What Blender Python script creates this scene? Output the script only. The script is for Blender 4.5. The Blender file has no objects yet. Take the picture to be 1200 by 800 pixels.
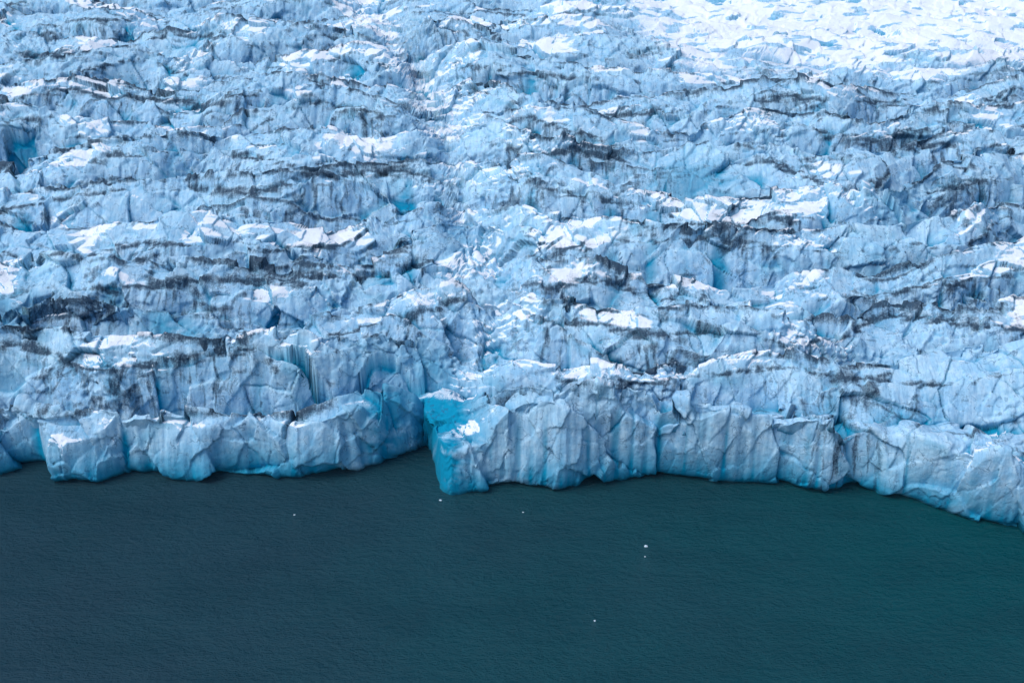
import bpy, math, numpy as np, time
T0=time.time()
F=np.float32
# ---------------------------------------------------------------- camera
CAM_Z=140.0; PITCH=math.radians(28); HF=math.radians(50)
FP=600/math.tan(HF/2)
cp,sp=math.cos(PITCH),math.sin(PITCH)
def project(x,y,z):
    dz=z-CAM_Z
    dep=y*cp-dz*sp
    up=y*sp+dz*cp
    dep=np.maximum(dep,1)
    return 600+FP*x/dep, 400-FP*up/dep
def unproject(px,py,z=0.0):
    rx=(px-600)/FP; ru=(400-py)/FP
    dx,dy,dz=rx, cp+ru*sp, -sp+ru*cp
    t=(z-CAM_Z)/dz
    return dx*t, dy*t
# ---------------------------------------------------------------- noise
rng=np.random.default_rng(7)
ang=rng.random((256,256))*2*np.pi
GX=np.cos(ang).astype(F).ravel(); GY=np.sin(ang).astype(F).ravel()
JX=rng.random(65536).astype(F); JY=rng.random(65536).astype(F)
R1=rng.random(65536).astype(F); R2=rng.random(65536).astype(F); R3=rng.random(65536).astype(F)
def perlin(x,y,seed=0):
    x=x+F(seed*17.31); y=y+F(seed*9.77)
    fx=np.floor(x); fy=np.floor(y)
    ix=fx.astype(np.int32); iy=fy.astype(np.int32)
    x=(x-fx).astype(F); y=(y-fy).astype(F)
    u=x*x*x*(x*(x*6-15)+10); v=y*y*y*(y*(y*6-15)+10)
    x0=(ix&255); x1=((ix+1)&255); y0=(iy&255)<<8; y1=((iy+1)&255)<<8
    a=x0|y0; n00=GX[a]*x+GY[a]*y
    a=x1|y0; n10=GX[a]*(x-1)+GY[a]*y
    a=x0|y1; n01=GX[a]*x+GY[a]*(y-1)
    a=x1|y1; n11=GX[a]*(x-1)+GY[a]*(y-1)
    n0=n00+u*(n10-n00); n1=n01+u*(n11-n01)
    return (n0+v*(n1-n0))*F(1.5)
def fbm(x,y,o,seed=0):
    s=0;a=1.0;t=0
    for i in range(o):
        s=s+a*perlin(x*2.03**i,y*2.03**i,seed+i*3);t+=a;a*=.5
    return s/t
def worley(x,y,seed=0):
    x=(x+F(seed*13.7)).astype(F); y=(y+F(seed*7.9)).astype(F)
    ix=np.floor(x).astype(np.int32); iy=np.floor(y).astype(np.int32)
    f1=np.full(x.shape,9,F); f2=f1.copy(); bi=np.zeros(x.shape,np.int32)
    bx=np.zeros(x.shape,F); by=bx.copy()
    for j in(-1,0,1):
        for i in(-1,0,1):
            cx=ix+i; cy=iy+j
            k=(cx&255)|((cy&255)<<8)
            dx=x-(cx+JX[k]); dy=y-(cy+JY[k])
            d=dx*dx+dy*dy
            c=d<f1
            f2=np.where(c,f1,np.minimum(f2,d))
            f1=np.where(c,d,f1); bi=np.where(c,k,bi)
            bx=np.where(c,dx,bx); by=np.where(c,dy,by)
    return bx,by,R1[bi],R2[bi],R3[bi],np.sqrt(f1),np.sqrt(f2)
def ss(a,b,x):
    t=np.clip((x-a)/(b-a),0,1); return t*t*(3-2*t)
# ---------------------------------------------------------------- glacier layout
WL=[(-2600,900),(-900,640),(-300,575),(-120,566),(0,560),(46,554),(58,574),(90,572),(130,567),(150,558),(180,563),(240,569),(300,563),(350,568),(400,562),(430,552),
    (480,537),(500,527),(517,572),(530,580),(562,578),(600,570),(640,573),(662,577),(700,570),(740,563),(800,563),(850,570),
    (900,575),(960,583),(1010,578),(1060,587),(1110,604),(1150,619),(1200,631),(1300,645),(1500,700),(2200,800)]
wx=[];wy=[]
for a,b in WL:
    X,Y=unproject(a,b); wx.append(X); wy.append(Y)
wx=np.array(wx);wy=np.array(wy); o=np.argsort(wx); wx=wx[o];wy=wy[o]
def front(x):
    return (np.interp(x,wx,wy)+.9*perlin(x/F(7),x*0+.3,3)+.4*perlin(x/F(2.4),x*0+.7,5)).astype(F)
CX=[-400,0,200,400,540,640,800,1000,1200,1600]
CR=[[505,500,505,485,470,485,495,500,540,560],
    [445,452,446,440,430,445,440,435,440,440],
    [390,400,398,376,352,398,392,390,375,360],
    [340,345,335,308,292,345,350,345,315,300],
    [285,290,276,262,245,292,300,296,262,245],
    [235,236,230,218,208,240,250,250,218,200],
    [192,194,184,176,170,198,202,206,180,165],
    [152,158,148,138,138,160,162,165,146,130],
    [115,122,116,106,106,126,128,132,112,100],
    [ 84, 90, 86, 80, 80, 94, 98,100, 84,72],
    [ 56, 60, 58, 54, 54, 66, 70, 70, 58,48],
    [ 30, 33, 32, 30, 30, 40, 43, 43, 33,25],
    [  5,  9, 10,  8,  8, 16, 20, 19, 10,3],
    [-16,-12,-10,-11,-11, -5, -1, -2,-10,-16],
    [-33,-30,-28,-29,-29,-24,-20,-21,-27,-33]]
def basez(x,y): return 11+.085*(y-200)+ .015*x
def phase(x,y):
    z=basez(x,y)+4
    px,py=project(x,y,z)
    py=py.astype(F);px=px.astype(F)
    P=np.zeros(x.shape,F)
    c0=np.interp(px,CX,CR[0]).astype(F)
    P+=np.minimum((c0-py)/50,0)
    prev=c0
    for r in CR[1:]:
        c=np.interp(px,CX,r).astype(F)
        P+=np.clip((prev-py)/(prev-c),0,1); prev=c
    P+=np.maximum(prev-py,0)/16
    return P,px,py
def prof(t,tr,sb,top=.86):
    s=np.clip((t-tr)/(1-tr),0,1)
    a=np.clip(s/sb,0,1); f=top*(a*1.3-.3*a*a*a)
    up=np.where(s<sb,f,top+(1-top)*(s-sb)/(1-sb))
    dn=np.clip(1-t/tr,0,1)**1.2
    return np.where(t<tr,dn,up)
def amp(fn,k,t,tr):
    a0=fn(k-1); a1=fn(k); u=np.clip(t/tr,0,1)
    return a0+(a1-a0)*u
TRF=.24
def surf(x,y):
    x=x.astype(F);y=y.astype(F)
    _,_,a1,a2,a3,_,_=worley(x/F(45)+.25*perlin(x/F(12),y/F(12),91),y/F(24),1)
    yw=y+14*fbm(x/85,y/55,2,1)+4.0*perlin(x/F(26),y/F(24),4)+1.0*perlin(x/F(8),y/F(9),6)+(a1-.5)*3.5
    P,px,py=phase(x,yw)
    lx=np.interp(py,[0,100,200,330,400,470,560],[430,500,530,580,575,530,505]).astype(F)
    lane=np.exp(-((px-lx)/(34+14*perlin(x/F(30),y/F(30),8)))**2)
    k=np.floor(P); t=P-k
    am=amp(lambda q:np.clip(1.15+.85*perlin(x/F(55),q*3.7,11),.5,1.8),k,t,TRF)*(1-.5*lane)
    A=18.5*am
    topR=ss(140,20,py+14*perlin(x/F(40),y/F(30),16))*ss(640,840,px)
    A=A*(1-.75*topR)*(1-.3*ss(60,-20,py))
    sb=np.clip(.60+.42*perlin(x/F(32),k*2.1,12),.36,.86)
    h=A*(prof(t,TRF,sb)-.5)
    P2=P*2.0+.9*perlin(x/F(34),y/F(24),21)+.25*perlin(x/F(10),y/F(10),22)
    k2=np.floor(P2); t2=P2-k2
    m2=amp(lambda q:np.clip(.1+1.4*perlin(x/F(30),q*2.9,14),0,1.3),k2,t2,.18)
    h=h+3.8*m2*(prof(t2,.18,.65)-.4)*(1+.2*lane)*(1-.6*topR)
    P3=P*4.6+1.0*perlin(x/F(18),y/F(12),23)+.4*perlin(x/F(6),y/F(6),24)
    k3=np.floor(P3); t3=P3-k3
    m3=amp(lambda q:np.clip(-.05+1.4*perlin(x/F(18),q*1.9,15)+.5*lane,0,1.2),k3,t3,.25)
    h=h+1.2*m3*(prof(t3,.25,.7)-.4)*(1-.3*topR)
    base=basez(x,y)+2.2*perlin(x/F(90),y/F(70),31)
    base=base+np.maximum(y-650,0)*.10
    h=base+h+(a3-.5)*1.0
    h-=8*np.exp(-((px-515)/42)**2-((py-490)/45)**2)
    h-=2.0*lane
    h-=(4.5-3.0*ss(500,900,px))*ss(.25,-.1,P)
    d=y-front(x)
    w=3.2+2.6*perlin(x/F(19),x*0,41)
    s=np.clip(d/np.maximum(w,2.0),0,1)
    c=1-(1-s)**1.4
    h=np.maximum(h,11.0+3.0*perlin(x/F(9),y/F(9),43)+.03*x)
    z=np.where(d<=0,-4+0*d,-4+(h+4)*c)
    return z.astype(F),P,t,px,py,lane,topR,t2,t3,sb
# ---------------------------------------------------------------- grid
NC=1300; NR=1550; ND=2400; YS=120.0; YE=590.0
core=np.linspace(-.5,.5,NC)
st=(core[1]-core[0]); ext=[]; v=.5
while v<2.2:
    st*=1.09; v+=st; ext.append(v)
ext=np.array(ext); A_=np.concatenate([-ext[::-1],core,ext]).astype(F); NCT=len(A_)
fine=np.linspace(100,360,3000)
cf=np.zeros(NCT,F)
for i,a in enumerate(A_):
    g=fine-np.interp(a*(fine+80),wx,wy)
    j=np.argmax(g>0); cf[i]=fine[j] if g[j]>0 else 200
cm=np.pad(cf,30,mode='edge'); cm=np.min(np.stack([cm[i:i+NCT] for i in range(61)]),0)
cm=np.convolve(np.pad(cm,30,mode='edge'),np.ones(61)/61,'valid')
y0=(cm-3.0).astype(F)
q=np.linspace(0,1,ND).astype(F)
Yd=y0[None,:]+(YE-y0)[None,:]*q[:,None]
Xd=A_[None,:]*(Yd+80)
Zd=np.empty_like(Yd)
CH=200
for i in range(0,ND,CH):
    Zd[i:i+CH]=surf(Xd[i:i+CH],Yd[i:i+CH])[0]
dY=np.diff(Yd,axis=0); dZ=np.diff(Zd,axis=0)
ds=np.sqrt(dY**2+dZ**2)
def blurx(a,n):
    p=np.pad(a,((0,0),(n+1,n)),mode='edge'); c=np.cumsum(p,axis=1,dtype=np.float64)
    return ((c[:,2*n+1:]-c[:,:-2*n-1])/(2*n+1)).astype(F)
def blury(a,n): return blurx(a.T.copy(),n).T
dsb=np.maximum(blurx(blurx(ds,8),8),dY)
dens=dsb/(Yd[1:]+40)
arc=np.concatenate([np.zeros((1,NCT)),np.cumsum(dens,axis=0)])
arc/=arc[-1:]
tgt=np.linspace(0,1,NR)
Y=np.empty((NR,NCT),F)
for i in range(NCT):
    Y[:,i]=np.interp(tgt,arc[:,i],Yd[:,i])
far=[];st=(Y[-1]-Y[-2]).mean(); v=YE
while v<5000:
    st*=1.07; v+=st; far.append(v)
Y=np.concatenate([Y,np.repeat(np.array(far,F)[:,None],NCT,axis=1)])
X=(A_[None,:]*(Y+80)).astype(F)
NRT=Y.shape[0]
Z=np.empty_like(Y);P=np.empty_like(Y);t=np.empty_like(Y);PX=np.empty_like(Y);PY=np.empty_like(Y);LN=np.empty_like(Y);TR=np.empty_like(Y);T2=np.empty_like(Y);T3=np.empty_like(Y);SB=np.empty_like(Y)
for i in range(0,NRT,CH):
    s_=slice(i,i+CH)
    Z[s_],P[s_],t[s_],PX[s_],PY[s_],LN[s_],TR[s_],T2[s_],T3[s_],SB[s_]=surf(X[s_],Y[s_])
S=(Y+.9*blurx(blury(Z,3),3)).astype(F)
def normals(X,Y,Z):
    def g(a,ax): return np.gradient(a,axis=ax)
    ux,uy,uz=g(X,1),g(Y,1),g(Z,1)
    vx,vy,vz=g(X,0),g(Y,0),g(Z,0)
    nx=uy*vz-uz*vy; ny=uz*vx-ux*vz; nz=ux*vy-uy*vx
    l=np.sqrt(nx*nx+ny*ny+nz*nz)+1e-9
    return nx/l,ny/l,nz/l
nx,ny,nz=normals(X,Y,blurx(blury(Z,4),4))
face=ss(.88,.6,nz)
farm=ss(1100,600,Y)
dfr=Y-front(X)
clf=ss(16,5,dfr)
bayb=np.exp(-((PX-512)/30)**2-((PY-515)/60)**2)
D=np.zeros_like(Y); CR1=np.zeros_like(Y)
for i in range(0,NRT,CH):
    s_=slice(i,i+CH); x=X[s_]; s=S[s_]; fc=face[s_]; cc=clf[s_]
    wxx=x+1.4*fbm(x/F(9),s/F(9),3,51); wss=s+1.4*fbm(x/F(9),s/F(9),3,54)
    dx,dy,r1,r2,r3,f1,f2=worley((wxx+.3*wss)/F(11),wss/F(16),5)
    d=(((r1-.5)*dx+(r2-.5)*dy)*7.0+(r3-.5)*1.2)*(.68+.15*cc)
    cr=ss(.045,.0,f2-f1)*(r1>.6)
    d-=.5*cr
    dx,dy,r1,r2,r3,f1,f2=worley((wxx-.35*wss)/F(4.8),wss/F(7.8),6)
    d+=(((r1-.5)*dx+(r2-.5)*dy)*2.0+(r3-.5)*.3)*(1-.4*fc)
    cr2=ss(.05,.0,f2-f1)*(r2>.6)
    d-=.2*cr2
    rub=ss(.10,.42,perlin(x/F(25),s/F(20),59)+.9*LN[s_]-.15*fc)
    dx,dy,r1,r2,r3,f1,f2=worley(wxx/F(1.8),wss/F(1.8),7)
    d+=rub*(((r1-.5)*dx+(r2-.5)*dy)*1.6+(r3-.5)*.4)
    d+=.12*fbm(x/F(1.6),s/F(1.6),3,55)
    fl=fbm(x/F(3.0),s/F(30),2,57)
    d+=.6*(fl-.5*np.abs(fl))*fc
    D[s_]=d*(1-.45*TR[s_])*(1-.75*bayb[s_]); CR1[s_]=np.maximum(cr*.9,cr2*.6)
D*=farm
X2=X+nx*D; Y2=Y+ny*D; Z2=Z+nz*D
cl=ss(14,0,dfr)
und=cl*np.exp(-np.clip(Z2,0,40)/1.2)*(2.2+1.0*perlin(X/F(9),X*0,61))*(1-bayb)
Y2+=und
nx,ny,nz=normals(X2,Y2,Z2)
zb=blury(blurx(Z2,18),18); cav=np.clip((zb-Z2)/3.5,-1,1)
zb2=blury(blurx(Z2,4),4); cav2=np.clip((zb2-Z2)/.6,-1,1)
# ---------------------------------------------------------------- masks
def blobs(L):
    o=np.zeros_like(Y)
    for a,b,c,d,w in L: o=np.maximum(o,w*np.exp(-((PX-a)/c)**2-((PY-b)/d)**2))
    return o
DARK=blobs([(180,118,90,16,1),(450,125,60,14,.8),(330,212,130,14,1),(230,185,60,8,.7),(300,238,90,12,.8),(165,330,45,30,.9),(410,285,70,16,.7),
 (330,385,110,14,.8),(210,490,110,12,.8),(60,470,70,20,.9),(250,440,70,20,.8),(740,395,80,22,1),(1110,250,50,26,.9),(870,295,50,35,.8),(760,150,90,20,.6),
 (990,480,70,35,1),(1080,380,90,18,.7),(690,190,70,16,.6),(560,350,60,16,.6),(900,120,120,12,.5),(1080,470,60,30,.6),(780,440,50,20,.7),(110,60,90,14,.5),(1100,180,100,14,.6)])
WHITE=blobs([(430,10,50,40,1.2),(490,70,50,25,1.1),(520,120,35,20,.8),(530,190,35,25,.9),(100,160,70,16,.8),(200,172,60,12,.7),(30,262,50,28,.8),(60,420,90,14,.8),(70,525,90,22,.8),
 (560,300,40,25,.7),(620,400,40,10,.8),(640,280,90,7,.9),(940,408,45,6,.9),(580,415,40,8,.8),(1150,140,60,14,.6),(800,265,60,8,.6),(950,240,50,8,.6),(620,470,50,14,.6),(1130,560,60,16,.5),(330,460,60,16,.5),(15,110,40,14,.8),(900,15,260,28,1.1),(1120,50,200,40,1.1)])
CYAN=blobs([(815,225,55,16,.6),(1040,322,45,14,.6),(200,408,45,14,.8),(20,385,40,30,.7),(450,500,45,50,1.0),(515,490,50,45,1.4),(610,545,110,26,1.1),(560,290,40,20,.4),(930,565,70,16,.9),(1020,250,40,14,.4),(300,550,220,16,.85),(330,375,50,14,.5),(770,550,140,14,.7),(30,540,50,20,.8)])
n1=np.empty_like(Y);n2=n1.copy();n3=n1.copy();n4=n1.copy();n5=n1.copy();n6=n1.copy()
for i in range(0,NRT,CH):
    s_=slice(i,i+CH); x=X2[s_]; y=Y2[s_]; s=S[s_]
    n1[s_]=fbm(x/F(40),y/F(18),3,71)
    n2[s_]=fbm(x/F(5.0),s/F(2.2),4,75)
    n3[s_]=fbm(x/F(1.7)+.8*perlin(x/F(8),s/F(8),83),s/F(16),3,81)
    n4[s_]=fbm(x/F(28),y/F(8),4,87)
    n5[s_]=fbm(x/F(16),s/F(14),4,95)
    n6[s_]=fbm(x/F(12),y/F(4.0),4,99)
k=np.floor(P)
nd=n1+.40*DARK
lip=TRF+(1-TRF)*SB
top_only=ss(3.0,8.0,dfr)
tj=t+.08*n2+.03*n5
wd=.035+.075*np.clip(.4+1.2*n1+.4*DARK,0,1.2)
near=np.maximum(ss(wd,.0,np.abs(tj-lip-.02)),np.maximum(ss(.88,.99,t),ss(.10,.02,t)))*top_only
near2=np.maximum(ss(.80,.99,T2),ss(.10,.02,T2))*top_only
near3=np.maximum(ss(.86,.99,T3),ss(.10,.02,T3))*top_only
below=np.clip((t-TRF)/(lip-TRF),0,1)
drip=ss(1.0,.15,(1-below)/(np.clip(.55+1.3*n3+.8*n1+.3*DARK,.05,1.3)))   # run-off length varies per streak
dirt=near*ss(-.36,.30,nd+.8*n2+.45*n3)*.90
dirt=np.maximum(dirt,near2*ss(-.18,.40,nd+.8*n2+.3*n3)*.78)
dirt=np.maximum(dirt,near3*ss(-.06,.45,n5+.3*DARK+.9*n2)*.65)
dirt=np.maximum(dirt,drip*face*ss(-.25,.25,nd+.4*n5)*ss(-.15,.3,n3+.3*n2)*.72*(t<lip+.03)*(.35+.65*top_only))
dirt=np.maximum(dirt,ss(.04,.5,n2+.3*n3+.2*DARK)*ss(.0,.38,n5+.3*DARK)*.5*(.4+.6*top_only))
dirt=np.maximum(dirt,np.exp(-((PX-1000)/60)**2-((PY-520)/60)**2)*ss(-.05,.25,n3)*.85)
dirt*=1-.6*LN
dirt*=(1-.65*TR)
dirt*=1-.1*ss(80,0,PY)
dirt*=1-.7*np.clip(CYAN,0,1)
flat=ss(.78,.94,nz)
n4w=n4+.33*WHITE-.1*DARK-.04
snow=flat*ss(.16,.36,n4w+.28*LN+.35*n6)*.95
snow=np.maximum(snow,ss(.28,.44,n4w*.95+.3*LN+.3*n6-.03)*ss(.45,.8,nz)*.9)
snow=np.maximum(snow,ss(.25,.7,LN)*ss(.45,.8,nz)*ss(-.02,.28,n4w)*.65)
snow=np.maximum(snow,ss(.70,.88,nz)*ss(.12,.28,perlin(X/F(30),k*1.7,97)+.2*WHITE+.5*n6)*ss(lip+.02,lip+.07,t))
snow=np.maximum(snow,TR*ss(-.14,.08,n4w*.5+n6*1.0+.22*(TR-.5))*ss(.28,.66,nz)*.95)
snow*=ss(4,9,Z2)*(1-bayb)
dirt*=1-.6*snow
deep_ice_shade=ss(-.05,.72,cav+.4*n5)*.80+.4*CR1  # cavity term paints trough and face-foot shade into the turquoise ice colour
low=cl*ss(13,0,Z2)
deep_ice_shade=np.maximum(deep_ice_shade,CYAN*ss(-.55,.05,n5+.4*n2)*1.0)
deep_ice_shade=np.maximum(deep_ice_shade,low*ss(-.50,.05,n1+.7*n5)*.98)
deep_ice_shade=np.maximum(deep_ice_shade,ss(.12,.46,-n5+.3*n4)*face*.45)
deep_ice_shade=np.clip(deep_ice_shade+.3*np.clip(cav2,0,1),0,1)*(1-.9*snow)
wet=ss(1.6,.2,Z2)*cl
print('masks',time.time()-T0)
# ---------------------------------------------------------------- mesh
def grid_mesh(name,X,Y,Z,cols):
    R,C=X.shape
    me=bpy.data.meshes.new(name)
    co=np.stack([X,Y,Z],-1).reshape(-1,3).astype(F)
    me.vertices.add(R*C); me.vertices.foreach_set('co',co.ravel())
    i=np.arange(R*C,dtype=np.int32).reshape(R,C)
    qd=np.stack([i[:-1,:-1],i[:-1,1:],i[1:,1:],i[1:,:-1]],-1).reshape(-1)
    n=len(qd)//4
    me.loops.add(n*4); me.loops.foreach_set('vertex_index',qd)
    me.polygons.add(n); me.polygons.foreach_set('loop_start',np.arange(0,n*4,4,dtype=np.int32))
    me.update(calc_edges=True)
    for nm,c in cols.items():
        at=me.attributes.new(nm,'FLOAT','POINT'); at.data.foreach_set('value',np.clip(c,0,1).astype(F).ravel())
    ob=bpy.data.objects.new(name,me); bpy.context.collection.objects.link(ob)
    return ob
gl=grid_mesh('glacier',X2,Y2,Z2,{'dirt':dirt,'snow':snow,'deep_ice_shade':deep_ice_shade,'wet':wet,'tone':.5+.9*n5})
print('mesh',time.time()-T0)
# ---------------------------------------------------------------- materials
class N:
    def __init__(s,nt): s.nt=nt
    def new(s,t,**k):
        n=s.nt.nodes.new(t)
        for a,b in k.items(): setattr(n,a,b)
        return n
    def ln(s,a,b): s.nt.links.new(a,b)
    def attr(s,nm): return s.new('ShaderNodeAttribute',attribute_name=nm).outputs['Fac']
    def math(s,op,a,b=None,clamp=False):
        n=s.new('ShaderNodeMath',operation=op,use_clamp=clamp)
        for i,v in enumerate((a,b)):
            if v is None: continue
            if isinstance(v,(int,float)): n.inputs[i].default_value=v
            else: s.ln(v,n.inputs[i])
        return n.outputs[0]
    def mix(s,f,a,b):
        n=s.new('ShaderNodeMix',data_type='RGBA')
        for i,v in ((0,f),(6,a),(7,b)):
            if isinstance(v,(int,float)): n.inputs[i].default_value=v
            elif isinstance(v,tuple): n.inputs[i].default_value=(*v,1)
            else: s.ln(v,n.inputs[i])
        return n.outputs[2]
    def pos(s,vec=(1,1,1)):
        g=s.new('ShaderNodeNewGeometry'); m=s.new('ShaderNodeVectorMath',operation='MULTIPLY')
        s.ln(g.outputs['Position'],m.inputs[0]); m.inputs[1].default_value=vec
        return m.outputs[0]
    def noise(s,scale,det=4,rough=.6,vec=(1,1,1),dist=0,col=False):
        n=s.new('ShaderNodeTexNoise'); s.ln(s.pos(vec),n.inputs['Vector'])
        n.inputs['Scale'].default_value=scale; n.inputs['Detail'].default_value=det; n.inputs['Roughness'].default_value=rough; n.inputs['Distortion'].default_value=dist
        return n.outputs['Color' if col else 'Fac']
    def mr(s,v,a,b,c=0,d=1):
        n=s.new('ShaderNodeMapRange'); s.ln(v,n.inputs[0])
        for i,q in enumerate((a,b,c,d)): n.inputs[i+1].default_value=q
        return n.outputs[0]
    def cracks(s,scale,vec,wcol,wamp,width):
        a=s.new('ShaderNodeVectorMath',operation='SCALE'); s.ln(wcol,a.inputs[0]); a.inputs['Scale'].default_value=wamp
        b=s.new('ShaderNodeVectorMath',operation='ADD'); s.ln(s.pos(vec),b.inputs[0]); s.ln(a.outputs[0],b.inputs[1])
        v=s.new('ShaderNodeTexVoronoi',feature='DISTANCE_TO_EDGE'); s.ln(b.outputs[0],v.inputs['Vector']); v.inputs['Scale'].default_value=scale
        return s.mr(v.outputs['Distance'],width,0)
def mat(name):
    m=bpy.data.materials.new(name); m.use_nodes=True
    return m,N(m.node_tree),m.node_tree.nodes['Principled BSDF']
m,n,b=mat('glacier_ice')
med=n.noise(.5,4,.65); fine=n.noise(2.6,3,.75)
streak=n.noise(1.3,3,.7,(1,.16,.14))
warp=n.noise(.3,2,.65,col=True)
ck1=n.cracks(.2,(1,.6,.6),warp,7,.035)
c=n.mix(n.attr('tone'),(.46,.71,.87),(.28,.55,.78))
c=n.mix(n.math('MULTIPLY',n.mr(med,.42,.66),.6),c,(.64,.82,.92))
c=n.mix(n.math('MULTIPLY',n.mr(streak,.47,.66),.45),c,(.16,.33,.53))
c=n.mix(n.math('MULTIPLY',n.mr(fine,.54,.72),.35),c,(.16,.33,.51))
c=n.mix(n.attr('deep_ice_shade'),c,(.004,.28,.46))  # turquoise ice and painted trough shade share this dark blue
sn=n.mr(n.math('ADD',n.attr('snow'),n.math('MULTIPLY',n.math('SUBTRACT',fine,.5),.9)),.25,.65)
ckm=n.math('MULTIPLY',n.math('MULTIPLY',ck1,.7),n.mr(med,.46,.58))
c=n.mix(ckm,c,(.03,.12,.23))
c=n.mix(sn,c,(.85,.90,.96))
dd=n.math('ADD',n.attr('dirt'),n.math('MULTIPLY',n.math('SUBTRACT',n.mix(.45,fine,streak),.5),1.7))
dm=n.mr(dd,.22,.84,0,.90)
c=n.mix(dm,c,(.018,.036,.066))
c=n.mix(n.math('MULTIPLY',n.attr('wet'),.6),c,(.02,.16,.22))
n.ln(c,b.inputs['Base Color'])
b.inputs['Roughness'].default_value=.9; b.inputs['Specular IOR Level'].default_value=.08
bp=n.new('ShaderNodeBump'); bp.inputs['Strength'].default_value=.7; bp.inputs['Distance'].default_value=.35
n.ln(n.noise(1.4,4,.75,(1,.7,.7)),bp.inputs['Height']); n.ln(bp.outputs[0],b.inputs['Normal'])
gl.data.materials.append(m)
# water
me=bpy.data.meshes.new('water')
L=6000
me.from_pydata([(-L,-L,0),(L,-L,0),(L,900,0),(-L,900,0)],[],[(0,1,2,3)])
wa=bpy.data.objects.new('water',me); bpy.context.collection.objects.link(wa)
m,n,b=mat('sea_water')
g=n.new('ShaderNodeNewGeometry'); sx=n.new('ShaderNodeSeparateXYZ'); n.ln(g.outputs['Position'],sx.inputs[0])
lr=n.mr(sx.outputs[0],-90,110)
pn=n.noise(.012,4,.6)
c=n.mix(n.math('ADD',lr,n.math('MULTIPLY',n.math('SUBTRACT',pn,.5),1.2),True),(.030,.094,.134),(.001,.122,.146))
c=n.mix(n.math('MULTIPLY',n.mr(n.noise(.03,5,.6,(1,2,1)),.45,.7),.35),c,(.006,.056,.084))
n.ln(c,b.inputs['Base Color']); b.inputs['Roughness'].default_value=.06; b.inputs['IOR'].default_value=1.33
bp=n.new('ShaderNodeBump'); bp.inputs['Strength'].default_value=1; bp.inputs['Distance'].default_value=2.4
h=n.math('ADD',n.noise(.75,5,.75,(.8,1.4,1)),n.math('MULTIPLY',n.noise(.12,2,.5,(1,1.6,1)),1.0))
n.ln(h,bp.inputs['Height']); n.ln(bp.outputs[0],b.inputs['Normal'])
me.materials.append(m)
# floating ice
import bmesh, random
random.seed(4)
bm=bmesh.new()
spots=[(345,603,.18),(757,640,.3),(697,727,.18),(613,600,.15),(516,586,.25),(756,652,.15)]
for px,py,r in spots:
    cx,cy=unproject(px,py)
    res=bmesh.ops.create_icosphere(bm,subdivisions=2,radius=r)
    for v in res['verts']:
        f=random.uniform(.7,1.3)
        v.co.x*=f*1.1; v.co.y*=f; v.co.z*=f*.8
        v.co.x+=cx; v.co.y+=cy; v.co.z+=r*.1
me=bpy.data.meshes.new('floating_ice'); bm.to_mesh(me); bm.free()
fi=bpy.data.objects.new('floating_ice',me); bpy.context.collection.objects.link(fi)
m,n,b=mat('brash_ice'); n.ln(n.mix(n.noise(2),(.5,.7,.82),(.75,.85,.9)),b.inputs['Base Color']); b.inputs['Roughness'].default_value=.4
me.materials.append(m)
# ---------------------------------------------------------------- light
EL,AZ=math.radians(56),math.radians(-110)
w=bpy.data.worlds.new('World'); bpy.context.scene.world=w; w.use_nodes=True
sk=w.node_tree.nodes.new('ShaderNodeTexSky'); sk.sky_type='NISHITA'; sk.sun_disc=False
sk.sun_elevation=EL; sk.sun_rotation=AZ
w.node_tree.links.new(sk.outputs[0],w.node_tree.nodes['Background'].inputs[0])
w.node_tree.nodes['Background'].inputs[1].default_value=.145
sl=bpy.data.lights.new('sun','SUN'); sl.energy=2.35; sl.angle=math.radians(40); sl.color=(1,.985,.97)
so=bpy.data.objects.new('sun',sl); bpy.context.collection.objects.link(so)
from mathutils import Vector
d=Vector((math.sin(AZ)*math.cos(EL),math.cos(AZ)*math.cos(EL),math.sin(EL)))
so.rotation_euler=d.to_track_quat('Z','Y').to_euler()
so.location=d*300
cam=bpy.data.cameras.new('camera'); co=bpy.data.objects.new('camera',cam); bpy.context.collection.objects.link(co)
cam.sensor_width=36; cam.angle=HF; cam.clip_end=20000; cam.clip_start=1
co.location=(0,0,CAM_Z); co.rotation_euler=(math.radians(90)-PITCH,0,0)
s=bpy.context.scene; s.camera=co
s.view_settings.view_transform='Standard'; s.view_settings.look='None'
print('done',time.time()-T0)
